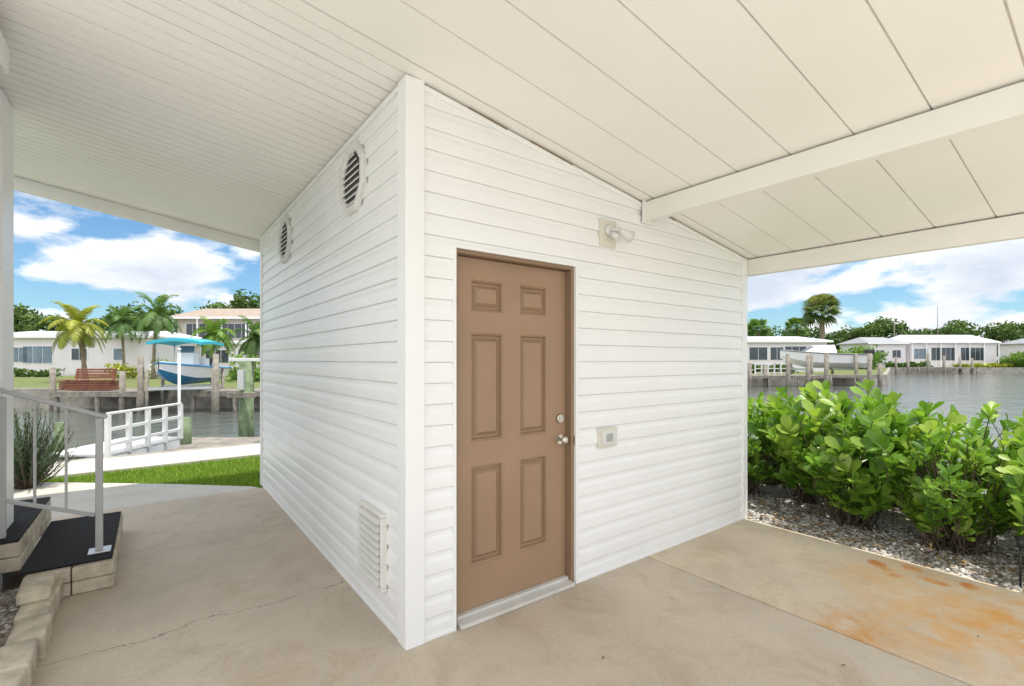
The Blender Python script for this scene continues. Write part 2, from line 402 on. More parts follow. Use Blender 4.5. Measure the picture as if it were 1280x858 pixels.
b=B();b.box((.293,-.045,.003),(1.165,.1,.026));b.box((.293,.02,.026),(1.165,.1,.044));b.make('door_sill',M_SILL,shed,bevel=.003)
def leaf():
    b=B();L,Rr,Z0,Z1=.293,1.163,.047,2.095;yf=.05
    xs=[L,.410,.645,.769,1.001,Rr];zs=[Z0,.296,.879,1.02,1.659,1.785,1.971,Z1]
    holes={(1,1),(3,1),(1,3),(3,3),(1,5),(3,5)}
    for i in range(5):
        for j in range(7):
            x0,x1,z0,z1=xs[i],xs[i+1],zs[j],zs[j+1]
            if (i,j) not in holes:
                b.add([(x0,yf,z0),(x1,yf,z0),(x1,yf,z1),(x0,yf,z1)],[(0,1,2,3)])
            else:
                rings=[(0,yf),(.006,yf-.005),(.012,yf+.0),(.018,yf+.024),(.030,yf+.024),(.052,yf+.003),(.055,yf+.003)]
                vs=[]
                for d,y in rings: vs+= [(x0+d,y,z0+d),(x1-d,y,z0+d),(x1-d,y,z1-d),(x0+d,y,z1-d)]
                fs=[]
                for k in range(len(rings)-1):
                    for q in range(4):
                        a=4*k+q;c=4*k+(q+1)%4;fs.append((a,c,c+4,a+4))
                k=4*(len(rings)-1);fs.append((k,k+1,k+2,k+3));b.add(vs,fs)
    b.add([(L,yf,Z0),(Rr,yf,Z0),(Rr,yf,Z1),(L,yf,Z1),(L,.09,Z0),(Rr,.09,Z0),(Rr,.09,Z1),(L,.09,Z1)],[(5,4,7,6),(0,4,5,1),(1,5,6,2),(2,6,7,3),(3,7,4,0)])
    return b.make('door',M_DOOR,shed,label='tan painted six panel door')
door=leaf()
b=B();b.rod((1.108,.05,.969),(1.108,.040,.969),.033,20);b.tube([(1.108,.042,.969),(1.108,.015,.969),(1.108,.006,.969),(1.108,-.004,.969),(1.108,-.016,.969),(1.108,-.022,.969)],[.012,.012,.022,.028,.024,.010],20)
b.make('knob',M_NICKEL,door)
b=B();b.rod((1.108,.05,1.108),(1.108,.034,1.108),.031,20,.027);b.rod((1.108,.035,1.108),(1.108,.031,1.108),.014,16)
b.make('deadbolt',M_NICKEL,door)
b=B();b.box((1.1925,-.010,.93),(1.196,.03,.99));b.make('strike_plate',M_NICKEL,shed)
def octvent(y,z):
    b=B();R0,R1=.240,.180
    def ring(r,o): return [(-o,y+r*math.cos(math.pi/8+k*math.pi/4),z+r*math.sin(math.pi/8+k*math.pi/4)) for k in range(8)]
    rs=[ring(R0,.012),ring(R0,.036),ring(R0-.012,.048),ring(R1+.014,.045),ring(R1,.03),ring(R1,.014)]
    vs=sum(rs,[]);fs=[]
    for k in range(len(rs)-1):
        for q in range(8):
            a=8*k+q;c=8*k+(q+1)%8;fs.append((a,c,c+8,a+8))
    b.add(vs,fs);v=b.make('gable_vent',M_LOUV,shed)
    b=B();b.add(ring(R1+.002,.0215),[tuple(range(8))]);b.make('screen',M_SCREEN,v)
    b=B()
    for i in range(8):
        zz=z-.150+i*.043;d=abs(zz-z);hw=R1*math.cos(math.pi/8) if d<R1*math.sin(math.pi/8) else (R1*math.cos(math.pi/8)-(d-R1*math.sin(math.pi/8)))
        b.add([(-.047,y-hw,zz-.016),(-.047,y+hw,zz-.016),(-.026,y+hw,zz+.010),(-.026,y-hw,zz+.010),
               (-.043,y-hw,zz-.022),(-.043,y+hw,zz-.022),(-.023,y+hw,zz+.004),(-.023,y-hw,zz+.004)],[(0,1,2,3),(7,6,5,4),(0,4,5,1),(3,2,6,7)])
    b.make('louver',M_LOUV,v)
octvent(.80,2.68);octvent(2.78,2.68)
b=B();y0,y1,z0,z1=.254,.630,.19,.63;w=.022
for q in ((y0,y1,z0,z0+w),(y0,y1,z1-w,z1),(y0,y0+w,z0+w,z1-w),(y1-w,y1,z0+w,z1-w)): b.box((-.050,q[0],q[2]),(-.010,q[1],q[3]))
v=b.make('louvered_vent',M_CREAM,shed,bevel=.006)
b=B();b.box((-.0225,y0+w,z0+w),(-.0212,y1-w,z1-w));b.make('screen',M_DARK,v)
b=B()
for i in range(9):
    zz=z0+.048+i*.043
    b.add([(-.060,y0+w,zz-.013),(-.060,y1-w,zz-.013),(-.026,y1-w,zz+.009),(-.026,y0+w,zz+.009),(-.057,y0+w,zz-.019),(-.057,y1-w,zz-.019),(-.024,y1-w,zz+.004),(-.024,y0+w,zz+.004)],[(0,1,2,3),(7,6,5,4),(0,4,5,1),(3,2,6,7)])
b.make('louver',M_CREAM,v)
b=B();b.box((1.42,-.032,2.295),(1.585,-.008,2.49));lamp=b.make('wall_light',M_BEIGE,shed,bevel=.008)
b=B();b.rod((1.50,-.030,2.41),(1.50,-.056,2.41),.042,20,.034);b.tube([(1.50,-.055,2.41),(1.53,-.08,2.415),(1.56,-.085,2.405)],.012,10)
b.make('mount',M_LOUV,lamp)
b=B();b.tube([(1.545,-.084,2.408),(1.57,-.088,2.40),(1.61,-.096,2.388),(1.655,-.106,2.374),(1.657,-.1065,2.3735)],[.020,.028,.032,.042,.036],18);b.make('lamp_head',M_LOUV,lamp)
b=B();b.tube([(1.50,-.055,2.385),(1.51,-.085,2.365),(1.52,-.105,2.35)],[.018,.024,.018],14);b.make('motion_sensor',M_LOUV,lamp)
b=B();b.box((1.405,-.034,.885),(1.595,-.008,1.020));ob=b.make('outlet_box',M_BEIGE,shed,bevel=.006)
b=B();b.box((1.43,-.044,.903),(1.57,-.034,1.002));b.make('cover',M_WHITEP,ob,bevel=.004)
b=B();b.box((1.465,-.0455,.925),(1.535,-.0442,.982));b.make('face_plate',M_ALU,ob)

# ------------------------------------------------------------------ carport roof
roof=thing('carport_roof',(0,0,2.98),'white sloping panelled carport roof with painted beams over concrete','carport')
X0,X1=-2.35,3.62;Y0,Y1=-2.55,4.42
prof=[(Y0,0)]
y=-1.068-.3175*4
seams=[]
while y<Y1:
    if y>Y0+.02: seams.append((y,'S'))
    if y>-.14:
        for q in (1,2): 
            if y+q*.1058<Y1-.02: seams.append((y+q*.1058,'m'))
    y+=.3175
for yy,t in sorted(seams):
    if t=='S' and yy<-.14: w,d=(.0034,.014)
    elif t=='S': w,d=(.0065,.026)
    else: w,d=(.0060,.014)
    prof+= [(yy-w-.001,0),(yy-w,d),(yy+w,d),(yy+w+.001,0)]
prof.append((Y1,0))
b=B();vs=[];fs=[]
for yy,d in prof: vs+= [(X0,yy,cz(X0)+d),(X1,yy,cz(X1)+d)]
for i in range(len(prof)-1): fs.append((2*i,2*i+2,2*i+3,2*i+1))
b.add(vs,fs);b.make('ceiling_panel',M_CEIL,roof)
b=B();b.add([(X0,Y0,cz(X0)+.03),(X1,Y0,cz(X1)+.03),(X1,Y1,cz(X1)+.03),(X0,Y1,cz(X0)+.03),(X0,Y0,cz(X0)+.1),(X1,Y0,cz(X1)+.1),(X1,Y1,cz(X1)+.1),(X0,Y1,cz(X0)+.1)],
  [(3,2,1,0),(4,5,6,7),(0,1,5,4),(1,2,6,5),(2,3,7,6),(3,0,4,7)]);b.make('roof_deck',M_ROOFW,roof)
b=B();b.box((1.885,Y0+.05,2.545),(1.955,-.024,cz(1.955)-.002));b.box((1.872,-.05,2.53),(1.968,-.0305,2.72-.02));b.make('beam',M_BEAM,roof,bevel=.004)
b=B();b.box((3.45,Y0,2.30),(3.52,Y1,cz(3.52)-.002));b.box((3.505,Y0+.004,2.36),(3.64,Y1-.004,cz(3.64)-.003));b.make('eave_beam',M_BEAM,roof,bevel=.004)
b=B();b.beam((X0,4.39,cz(X0)-.065),(X1,4.39,cz(X1)-.065),.07,.125);b.beam((X0,4.45,cz(X0)-.0),(X1,4.45,cz(X1)-.0),.05,.16);b.make('rear_beam',M_BEAM,roof,bevel=.004)

# ------------------------------------------------------------------ house at the left, awning track
home=thing('manufactured_home',(-4,2,0),'white sided manufactured home wall beside the carport steps','house')
HX=-1.87;HY=2.41;HB=.75
siding([(HB,HY-.3,.05,3.2)],lambda a,o,z:(HX+o,a,z)).make('wall',M_SIDE,home)
b=B();b.box((-5.2,HB,-.05),(HX-.003,HY-.02,3.235));b.make('wall_core',M_TRIM,home)
b=B();b.box((HX-.1,HY-.30,-.02),(HX+.026,HY+.02,3.24));b.make('corner_trim',M_TRIM,home,bevel=.004)
b=B();b.box((-1.846,HB+.01,3.09),(-1.712,1.36,3.198))
t=b.make('awning_track',M_TRIM,roof,bevel=.004)
b=B();b.box((-1.711,HB+.02,3.05),(-1.695,1.39,3.19));b.make('track_flange',M_TRIM,t,bevel=.002)
b=B();b.box((-1.81,1.361,3.115),(-1.74,1.372,3.17));b.make('track_end',M_LOUV,t,bevel=.002)
steps=thing('entry_steps',(-1.6,2.4,0),'two block steps topped with black carpet beside the house','steps')
def blocks(b,x0,x1,y0,y1,z0,z1,axis):
    n=max(1,round(((x1-x0) if axis=='x' else (y1-y0))/.26))
    rows=max(1,round((z1-z0)/.095))
    for j in range(rows):
        za=z0+(z1-z0)*j/rows;zb=z0+(z1-z0)*(j+1)/rows
        for i in range(n):
            e=R.uniform(-.006,.006)
            if axis=='x':
                xa=x0+(x1-x0)*i/n;xb=x0+(x1-x0)*(i+1)/n;b.box((xa+.003,y0+e,za+.002),(xb-.003,y1,zb-.002))
            else:
                ya=y0+(y1-y0)*i/n;yb=y0+(y1-y0)*(i+1)/n;b.box((x0,ya+.003,za+.002),(x1+e,yb-.003,zb-.002))
b=B();blocks(b,-1.70,-1.27,1.78,1.90,0,.175,'x');blocks(b,-1.42,-1.27,1.904,3.05,0,.175,'y');b.box((-1.70,1.904,0),(-1.424,3.05,.17))
b.make('lower_step',M_BLOCK,steps,bevel=.008)
b=B();blocks(b,-1.86,-1.735,1.92,3.12,.176,.36,'y');b.box((-2.9,2.45,.1),(-1.864,3.12,.36));b.make('upper_step',M_BLOCK,steps,bevel=.008)
b=B();b.box((-1.73,1.83,.176),(-1.285,3.035,.189));b.make('carpet',M_CARPET,steps,bevel=.004)
b=B();b.box((-2.9,2.45,.361),(-1.864,3.115,.374));b.box((-1.863,1.925,.361),(-1.740,3.115,.374));b.make('carpet',M_CARPET,steps,bevel=.003)
rail=thing('stair_railing',(-1.36,2.0,.19),'grey aluminium stair handrail standing on black carpeted steps','railing')
Y=2.0
def rz(x,z0): return z0+(-1.36-x)*.40
b=B();b.box((-1.383,Y-.020,.20),(-1.343,Y+.020,1.10));b.make('post',M_ALUW,rail,bevel=.004)
b=B();b.box((-1.845,Y-.02,.38),(-1.81,Y+.02,rz(-1.82,1.08)));b.make('post',M_ALUW,rail,bevel=.004)
b=B();b.box((-1.42,Y-.06,.190),(-1.30,Y+.06,.200));b.make('base_plate',M_ALU,rail,bevel=.003)
b=B();b.beam((-1.32,Y,rz(-1.32,1.12)),(-1.86,Y,rz(-1.86,1.12)),.040,.026);b.make('handrail',M_ALUW,rail,bevel=.006)
b=B();b.beam((-1.385,Y,rz(-1.385,.43)),(-1.81,Y,rz(-1.81,.43)),.022,.024);b.make('bottom_rail',M_ALUW,rail,bevel=.003)
for x in (-1.53,-1.68):
    b=B();b.box((x-.007,Y-.007,rz(x,.44)),(x+.007,Y+.007,rz(x,1.11)));b.make('baluster',M_ALUW,rail)
y=-1.05;i=0
while y<1.70:
    b=B();L=.29;dx=R.uniform(-.014,.014)
    b.obox((-1.59+dx,y+L/2,.065+R.uniform(-.004,.004)),(.135+R.uniform(-.008,.008),L-.014,.13),R.uniform(-.04,.04))
    tag(b.make('edging_block',M_BLOCK,bevel=.014),'beige split concrete edging block beside the slab','edging block','edging blocks along the gravel strip');y+=L
b=B();b.obox((-1.615,1.58,.168),(.14,.30,.07),.05);tag(b.make('edging_block',M_BLOCK,bevel=.014),'beige cap block stacked on the edging by the steps','edging block','edging blocks along the gravel strip')
b=B();b.add([(-1.88,-.6,.075),(-1.655,-.6,.075),(-1.655,1.92,.075),(-1.88,1.92,.075)],[(0,1,2,3)]);struct(b.make('gravel_strip',M_GRAV))

# ------------------------------------------------------------------ shrubs
def leafverts(base,d,up,L,W,fold=.25,curl=.25,rows=((0,.10),(.3,.55),(.62,1.0),(.86,.85),(1,.2))):
    d=d.normalized();s=d.cross(up)
    if s.length<1e-3: s=d.orthogonal()
    s.normalize();n=s.cross(d)
    vs=[]
    for t,w in rows:
        c=base+d*(t*L)-n*(curl*L*t*t*.5)
        hw=W*.5*w
        vs+= [c-s*hw+n*(hw*fold),c,c+s*hw+n*(hw*fold)]
    fs=[]
    for k in range(len(rows)-1):
        a=3*k;fs+= [(a,a+1,a+4,a+3),(a+1,a+2,a+5,a+4)]
    return vs,fs
def shrub(x,y,z0,rx,ry,h,ntips,L,W,per,mat,label,seed,low=.14,grp='shrubs along the gravel bed'):
    r=random.Random(seed)
    root=thing('shrub',(x,y,z0),label,'shrub',grp)
    lb=B();sb=B();base=Vector((x,y,z0))
    for i in range(ntips):
        th=r.uniform(0,6.283);cz_=r.uniform(-.85,1);rad=r.uniform(.5,1)**.5
        if r.random()<.14: rad*=1.18
        hr=math.sqrt(max(0,1-max(cz_,-.1)**2)) if cz_>-.1 else .93-.38*(-cz_)
        bulge=1+.22*math.sin(3*th+seed)+.15*math.sin(5*th+2*seed)+.12*math.sin(4*cz_+th*2+seed)
        p=base+Vector((rx*hr*rad*bulge*math.cos(th),ry*hr*rad*bulge*math.sin(th),max(.14,h*(low+(1-low)*(.5+.5*cz_)*rad*r.uniform(.80,1.08)*(1+.10*math.sin(2*th+seed))))))
        out=Vector((p.x-x,p.y-y,0)); d=(out*1.0+Vector((0,0,.6*h+.15))).normalized()+Vector((r.gauss(0,.25),r.gauss(0,.25),r.gauss(0,.15)));d.normalize()
        if i%3==0:
            s0=base+Vector((r.gauss(0,.07),r.gauss(0,.07),-.02));mid=(s0+p)/2+Vector((0,0,-.08*h))+Vector((r.gauss(0,.03),r.gauss(0,.03),0))
            sb.tube([s0,(s0+mid)/2+Vector((r.gauss(0,.02),r.gauss(0,.02),.02)),mid,(mid+p)/2,p],[.011,.009,.007,.005,.003],5,False)
        else: sb.tube([p-d*.22,p-d*.1,p],[.005,.004,.003],4,False)
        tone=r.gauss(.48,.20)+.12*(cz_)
        side=d.orthogonal().normalized()
        a0=r.uniform(0,6.28);ls=r.uniform(.8,1.15)
        for k in range(per):
            a=a0+k*2.4
            q=Quaternion(d,a);sv=q@side
            tilt=r.uniform(.35,.75)+.35*(k/per)
            back=(k//2)*L*.22
            ld=(d*math.cos(tilt)+sv*math.sin(tilt)).normalized()
            ll=L*ls*r.uniform(.65,1.1)
            vs,fs=leafverts(p-d*back,ld,d,ll,W*ll/L*r.uniform(.85,1.1),.22,r.uniform(.0,.35))
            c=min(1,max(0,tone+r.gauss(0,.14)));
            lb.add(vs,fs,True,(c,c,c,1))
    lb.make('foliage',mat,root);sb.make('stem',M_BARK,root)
    return root
Lc='bushy clusia shrub with glossy rounded green leaves in gravel'
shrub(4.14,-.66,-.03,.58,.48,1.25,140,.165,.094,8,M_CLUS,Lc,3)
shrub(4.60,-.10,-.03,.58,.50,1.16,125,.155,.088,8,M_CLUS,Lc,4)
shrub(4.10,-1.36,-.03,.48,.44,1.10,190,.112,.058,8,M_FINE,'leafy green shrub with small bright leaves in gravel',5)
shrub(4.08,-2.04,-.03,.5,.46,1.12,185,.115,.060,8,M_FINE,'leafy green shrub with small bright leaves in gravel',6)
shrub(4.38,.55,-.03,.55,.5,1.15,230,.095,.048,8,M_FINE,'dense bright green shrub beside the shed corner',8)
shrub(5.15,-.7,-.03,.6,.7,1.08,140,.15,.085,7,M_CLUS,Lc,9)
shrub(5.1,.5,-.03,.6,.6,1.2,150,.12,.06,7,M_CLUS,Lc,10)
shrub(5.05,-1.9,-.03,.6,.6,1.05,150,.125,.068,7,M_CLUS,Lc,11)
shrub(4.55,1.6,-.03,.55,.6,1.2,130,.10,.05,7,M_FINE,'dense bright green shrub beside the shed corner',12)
b=B()
for i in range(260):
    x=R.uniform(3.47,4.5);y=R.uniform(-2.4,.6);a=R.uniform(0,6.28)
    vs,fs=leafverts(Vector((x,y,.0)),Vector((math.cos(a),math.sin(a),R.uniform(-.1,.25))),Vector((0,0,1)),R.uniform(.04,.09),.035,.3,.3)
    c=R.random();b.add(vs,fs,True,(c,c,c,1))
for i in range(26):
    x=R.uniform(-1.3,3.3);y=R.uniform(-1.9,3.7);a=R.uniform(0,6.28)
    if x>-.05 and y>-.1: continue
    vs,fs=leafverts(Vector((x,y,.004)),Vector((math.cos(a),math.sin(a),.05)),Vector((0,0,1)),R.uniform(.012,.03),.010,.3,.1)
    c=R.random();b.add(vs,fs,True,(c,c,c,1))
struct(b.make('leaf_litter',varmat('dry_leaf',[(0,(.10,.055,.03)),(.6,(.24,.15,.07)),(1,(.4,.3,.14))])),'stuff')
gx,gy=3.60,-1.80
st=thing('garden_stake_light',(gx,gy,-.03),'small black stake light standing in the gravel','garden light')
b=B();b.rod((gx,gy,-.03),(gx,gy,.24),.006,8);b.make('stake',M_BLACK,st)
b=B();b.rod((gx,gy,.24),(gx,gy,.30),.018,12,.022);b.rod((gx,gy,.302),(gx,gy,.312),.03,12,.01);b.make('lamp_shade',M_BLACK,st)
def needle(x,y,z0,seed,label,h=1.0,rad=.38,n=150):
    r=random.Random(seed);root=thing('needle_shrub',(x,y,z0),label,'shrub')
    lb=B();sb=B();base=Vector((x,y,z0))
    for i in range(n):
        th=r.uniform(0,6.28);k=r.uniform(.15,1);tip=base+Vector((rad*k*math.cos(th),rad*k*math.sin(th),h*r.uniform(.45,1)*(1-.35*k)))
        s0=base+Vector((r.gauss(0,.04),r.gauss(0,.04),0));sb.tube([s0,(s0+tip)/2+Vector((0,0,-.05)),tip],[.007,.005,.002],4,False)
        c0=r.gauss(.5,.2)
        for j in range(26):
            t=.25+.75*j/26;pp=s0.lerp(tip,t);a=j*2.4;d=(tip-s0).normalized();sv=Quaternion(d,a)@d.orthogonal().normalized()
            ld=(d*.7+sv*.7).normalized();L=.075;e=ld.cross(d).normalized()*.005
            c=min(1,max(0,c0+r.gauss(0,.12)));lb.add([pp-e,pp+e,pp+ld*L],[(0,1,2)],False,(c,c,c,1))
    lb.make('foliage',M_JUNI,root);sb.make('stem',M_BARK,root)
needle(-2.26,5.70,-.05,21,'dark spiky needle leaved shrub beside the concrete path',1.14,.46,170)

# ------------------------------------------------------------------ far trees
def treemesh(seed,name,mat,ncl=34,per=46,leaf=.20,rx=1.0,h=1.0,trunk=.35,cat='tree',label='leafy green tree on the opposite bank',group='trees behind the houses'):
    r=random.Random(seed);root=thing(name,(0,0,0),label,cat,group)
    lb=B()
    sb=B();sb.tube([(0,0,-.05),(.03,.02,trunk*.6),(0,.03,trunk+.4),(.02,0,trunk+.9)],[.10,.08,.06,.03],7)
    for i in range(ncl):
        th=r.uniform(0,6.28);w=r.uniform(-1,1);k=r.uniform(.25,1)**.5
        s=math.sqrt(1-w*w);c=Vector((s*k*math.cos(th)*rx,s*k*math.sin(th)*rx,trunk+.85*h+w*k*.85*h))
        c+=Vector((r.gauss(0,.08),r.gauss(0,.08),r.gauss(0,.08)))
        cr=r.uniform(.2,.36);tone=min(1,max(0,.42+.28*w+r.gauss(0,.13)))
        if i%4==0: sb.tube([(0,0,trunk*.8),(c*.5+Vector((0,0,trunk*.4))),c],[.045,.03,.012],5,False)
        for j in range(per):
            d=Vector((r.gauss(0,1),r.gauss(0,1),r.gauss(0,.8)));d.normalize();p=c+d*cr*r.uniform(.5,1.1)
            n=(d+Vector((r.gauss(0,.5),r.gauss(0,.5),r.gauss(0,.5)))).normalized();s1=n.orthogonal().normalized();s1=Quaternion(n,r.uniform(0,6.28))@s1;s2=n.cross(s1)
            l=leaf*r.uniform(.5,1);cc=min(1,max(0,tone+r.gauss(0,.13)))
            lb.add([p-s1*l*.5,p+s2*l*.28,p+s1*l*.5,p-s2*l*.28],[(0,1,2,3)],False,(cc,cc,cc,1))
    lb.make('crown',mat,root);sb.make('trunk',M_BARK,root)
    return root
used=set()
def place(root,t,f,sc,z=.05,rz=0,label=None):
    x,y=P(t,f)
    if root.name not in used:
        used.add(root.name)
        root.matrix_world=Matrix.Translation((x,y,z))@Matrix.Rotation(rz,4,'Z')@Matrix.Diagonal((sc,sc,sc,1))
        if label: root['label']=label
        return root
    return dup(root,(x,y,z),rz,sc,label)
bpy.context.view_layer.update()
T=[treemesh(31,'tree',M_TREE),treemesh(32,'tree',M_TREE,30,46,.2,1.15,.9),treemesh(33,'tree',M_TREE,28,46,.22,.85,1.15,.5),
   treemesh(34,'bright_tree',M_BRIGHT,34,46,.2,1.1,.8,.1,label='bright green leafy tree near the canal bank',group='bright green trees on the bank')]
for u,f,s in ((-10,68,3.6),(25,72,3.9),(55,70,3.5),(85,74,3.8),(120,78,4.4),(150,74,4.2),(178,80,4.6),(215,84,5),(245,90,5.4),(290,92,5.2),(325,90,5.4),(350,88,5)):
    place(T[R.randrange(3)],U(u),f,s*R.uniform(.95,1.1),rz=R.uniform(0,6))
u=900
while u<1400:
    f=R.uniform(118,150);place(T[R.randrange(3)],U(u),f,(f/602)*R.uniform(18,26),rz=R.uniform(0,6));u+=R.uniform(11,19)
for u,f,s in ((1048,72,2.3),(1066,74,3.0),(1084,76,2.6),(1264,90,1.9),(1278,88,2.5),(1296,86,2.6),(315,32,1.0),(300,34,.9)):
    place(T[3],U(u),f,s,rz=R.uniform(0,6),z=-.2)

# ------------------------------------------------------------------ palms
def palm(x,y,z0,h,lean,fl,nf,mat,label,seed,tr=.16,droop=1.0,leafl=.55,npair=26,grp='palm trees on the opposite bank',elmin=-.35,wid=1.0):
    r=random.Random(seed);root=thing('palm_tree',(x,y,z0),label,'palm tree',grp)
    sb=B();pts=[];rad=[]
    for k in range(12):
        t=k/11;pts.append((x+lean*t*t,y+.2*lean*t,z0-.05+h*t));rad.append(tr*(1.45-.7*min(1,t*3) if t<.33 else .75+(.08 if k%2 else 0)))
    sb.tube(pts,rad,9);sb.make('trunk',M_TRUNK,root)
    top=Vector(pts[-1]);lb=B()
    for i in range(nf):
        th=i*2.399+r.gauss(0,.2);el=r.uniform(elmin,1.25) if i<nf*.8 else 1.4
        L=fl*r.uniform(.8,1.1);pos=top.copy();d=Vector((math.cos(th)*math.cos(el),math.sin(th)*math.cos(el),math.sin(el)))
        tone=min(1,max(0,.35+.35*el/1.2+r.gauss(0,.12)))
        path=[pos.copy()];N=npair;st=L/N
        dirs=[]
        for k in range(N):
            d=(d+Vector((0,0,-.075*droop*(1+.8*k/N)*26/N))).normalized();pos=pos+d*st;path.append(pos.copy());dirs.append(d.copy())
        lb.tube([path[0],path[N//2],path[-1]],[.03,.02,.006],4,False,(tone,tone,tone,1))
        side0=Vector((-math.sin(th),math.cos(th),0))
        for k in range(2,N):
            d=dirs[k];pp=path[k];ll=leafl*math.sin(math.pi*(.12+.85*k/N))*r.uniform(.85,1.1)
            for sg in (-1,1):
                ld=(side0*sg*.85+d*.5+Vector((0,0,-.35*droop+r.gauss(0,.08)))).normalized()
                e=d*.028*fl/2.4*wid;tip=pp+ld*ll+Vector((0,0,-.12*ll));c=min(1,max(0,tone+r.gauss(0,.1)))
                lb.add([pp-e,pp+e,pp+ld*ll*.6+e*.8,tip,pp+ld*ll*.6-e*.8],[(0,1,2,3,4)],False,(c,c,c,1))
    lb.make('crown',mat,root);return root
def fanpalm(x,y,z0,h,rc,nf,mat,label,seed,tr=.25,grp='palm trees on the opposite bank'):
    """cabbage palm: long stalks each ending in a folded fan of pointed segments"""
    r=random.Random(seed);root=thing('palm_tree',(x,y,z0),label,'palm tree',grp)
    sb=B();pts=[(x+.12*math.sin(k*.5),y,z0+h*k/10) for k in range(11)];sb.tube(pts,[tr*(1.3 if k<2 else 1+.12*(k%2)) for k in range(11)],9);sb.make('trunk',M_TRUNK,root)
    top=Vector(pts[-1]);lb=B()
    for i in range(nf):
        th=i*2.399+r.gauss(0,.2);el=r.uniform(-.75,1.35)
        d=Vector((math.cos(th)*math.cos(el),math.sin(th)*math.cos(el),math.sin(el)))
        sl_=rc*r.uniform(.38,.55);hub=top+d*sl_+Vector((0,0,-.04*rc))
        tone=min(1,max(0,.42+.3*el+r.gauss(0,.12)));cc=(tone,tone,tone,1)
        lb.tube([top,top+d*sl_*.5,hub],[.04,.03,.025],4,False,cc)
        s=d.cross(Vector((0,0,1)));s.normalize();n=s.cross(d);s=Quaternion(d,r.gauss(0,.5))@s;n=s.cross(d)
        M=15;fr_=rc*r.uniform(.42,.58)
        for k in range(M):
            a=(k/(M-1)-.5)*3.6;sd_=(d*math.cos(a)+s*math.sin(a)).normalized();w=s*math.cos(a)-d*math.sin(a)
            L=fr_*(.75+.25*math.cos(a));e=w*rc*.035;c=min(1,max(0,tone+r.gauss(0,.1)))
            mid=hub+sd_*L*.6;tip=hub+sd_*L*.95+Vector((0,0,-.28*L))
            lb.add([hub,mid-e,tip,mid+e],[(0,1,2,3)],False,(c,c,c,1))
    lb.make('crown',mat,root);return root
def pp(u,f): return P(U(u),f)
x,y=pp(106,31);palm(x,y,.05,3.6,-.35,2.15,30,M_PALMY,'yellow green palm tree on the bank by a white home',41,.16,wid=1.4)
x,y=pp(192,36);palm(x,y,.05,4.9,.2,2.5,26,M_PALM,'tall green coconut palm with arching fronds on the bank',42,.14,wid=1.3)
x,y=pp(155,42);palm(x,y,.05,4.8,-.2,2.2,24,M_PALM,'green palm with arching fronds behind the dock',46,.13,wid=1.3)
x,y=pp(266,33);palm(x,y,.05,3.2,.1,1.9,24,M_BRIGHT,'small bright green palm near the two storey house',43,.12,wid=1.3)
x,y=pp(318,35);palm(x,y,.05,3.1,.1,2.2,26,M_PALM,'bushy green palm beside the dock',44,.13,wid=1.3)
x,y=pp(1028,70);fanpalm(x,y,.0,8.6,3.2,62,M_SABAL,'tall cabbage palm with a round crown of fan fronds',45,.30)
x,y=pp(996,88);fanpalm(x,y,.0,7.4,2.6,40,M_PALM,'dark round headed fan palm in the tree line',47,.25)
x,y=pp(948,92);fanpalm(x,y,.0,7.6,2.7,40,M_PALM,'dark round headed fan palm in the tree line',48,.25)

# ------------------------------------------------------------------ houses
def house(u0,u1,f,ztop,label,wall,roofm,wins,depth=8,eave=.45,rise=.9,zb=.05,storeys=1,porch=False,shear=0):
    x0,y0=P(U(u0),f);x1,y1=P(U(u1),f+shear);cx,cy=(x0+x1)/2,(y0+y1)/2
    L=math.hypot(x1-x0,y1-y0);ang=math.atan2(y1-y0,x1-x0)
    e=thing('house',(cx,cy,zb),label,'house','houses along the far canal bank',ang)
    ca,sa=math.cos(ang),math.sin(ang)
    def W(a,b_,z): return (cx+ca*a-sa*b_,cy+sa*a+ca*b_,z)
    def wb(bb,a0,a1,b0,b1,z0,z1):
        bb.add([W(a0,b0,z0),W(a1,b0,z0),W(a1,b1,z0),W(a0,b1,z0),W(a0,b0,z1),W(a1,b0,z1),W(a1,b1,z1),W(a0,b1,z1)],[(3,2,1,0),(4,5,6,7),(0,1,5,4),(1,2,6,5),(2,3,7,6),(3,0,4,7)])
    H=ztop-rise
    b=B();wb(b,-L/2,L/2,0,depth,zb-.3,H);b.make('wall',wall,e)
    b=B();o=eave;th=.16
    a0,a1=-L/2-o,L/2+o
    rv=[W(a0,-o,H),W(a1,-o,H),W(a1,depth+o,H),W(a0,depth+o,H),W(a0,-o,H+th),W(a1,-o,H+th),W(a1,depth+o,H+th),W(a0,depth+o,H+th),W(a0+(1.6 if rise>.75 else 0),depth/2,ztop),W(a1-(1.6 if rise>.75 else 0),depth/2,ztop)]
    b.add(rv,[(3,2,1,0),(0,1,5,4),(2,3,7,6),(1,2,6,5),(3,0,4,7),(4,5,9,8),(6,7,8,9),(5,6,9),(7,4,8)]);b.make('roof',roofm,e)
    b=B();wb(b,a0,a1,-o-.03,-o,H-.06,H+th+.02);b.make('fascia',M_TRIM,e)
    for (wa,wz0,wz1,ww,gm) in wins:
        a=-L/2+wa*L
        b=B();wb(b,a-ww/2-.06,a+ww/2+.06,-.05,-.0,wz0-.06,wz1+.06);wf=b.make('window',M_TRIM,e)
        n=max(1,round(ww/.9));b=B()
        for k in range(n):
            q0=a-ww/2+ww*k/n+.03;q1=a-ww/2+ww*(k+1)/n-.03;wb(b,q0,q1,-.07,-.052,wz0,wz1)
        b.make('glass',gm,wf)
    if porch:
        n=max(2,int(L/2.6));
        for k in range(n+1):
            b=B();a=-L/2+L*k/n;wb(b,a-.07,a+.07,-o+.02,-o+.16,zb-.1,H);b.make('column',M_TRIM,e)
    return e
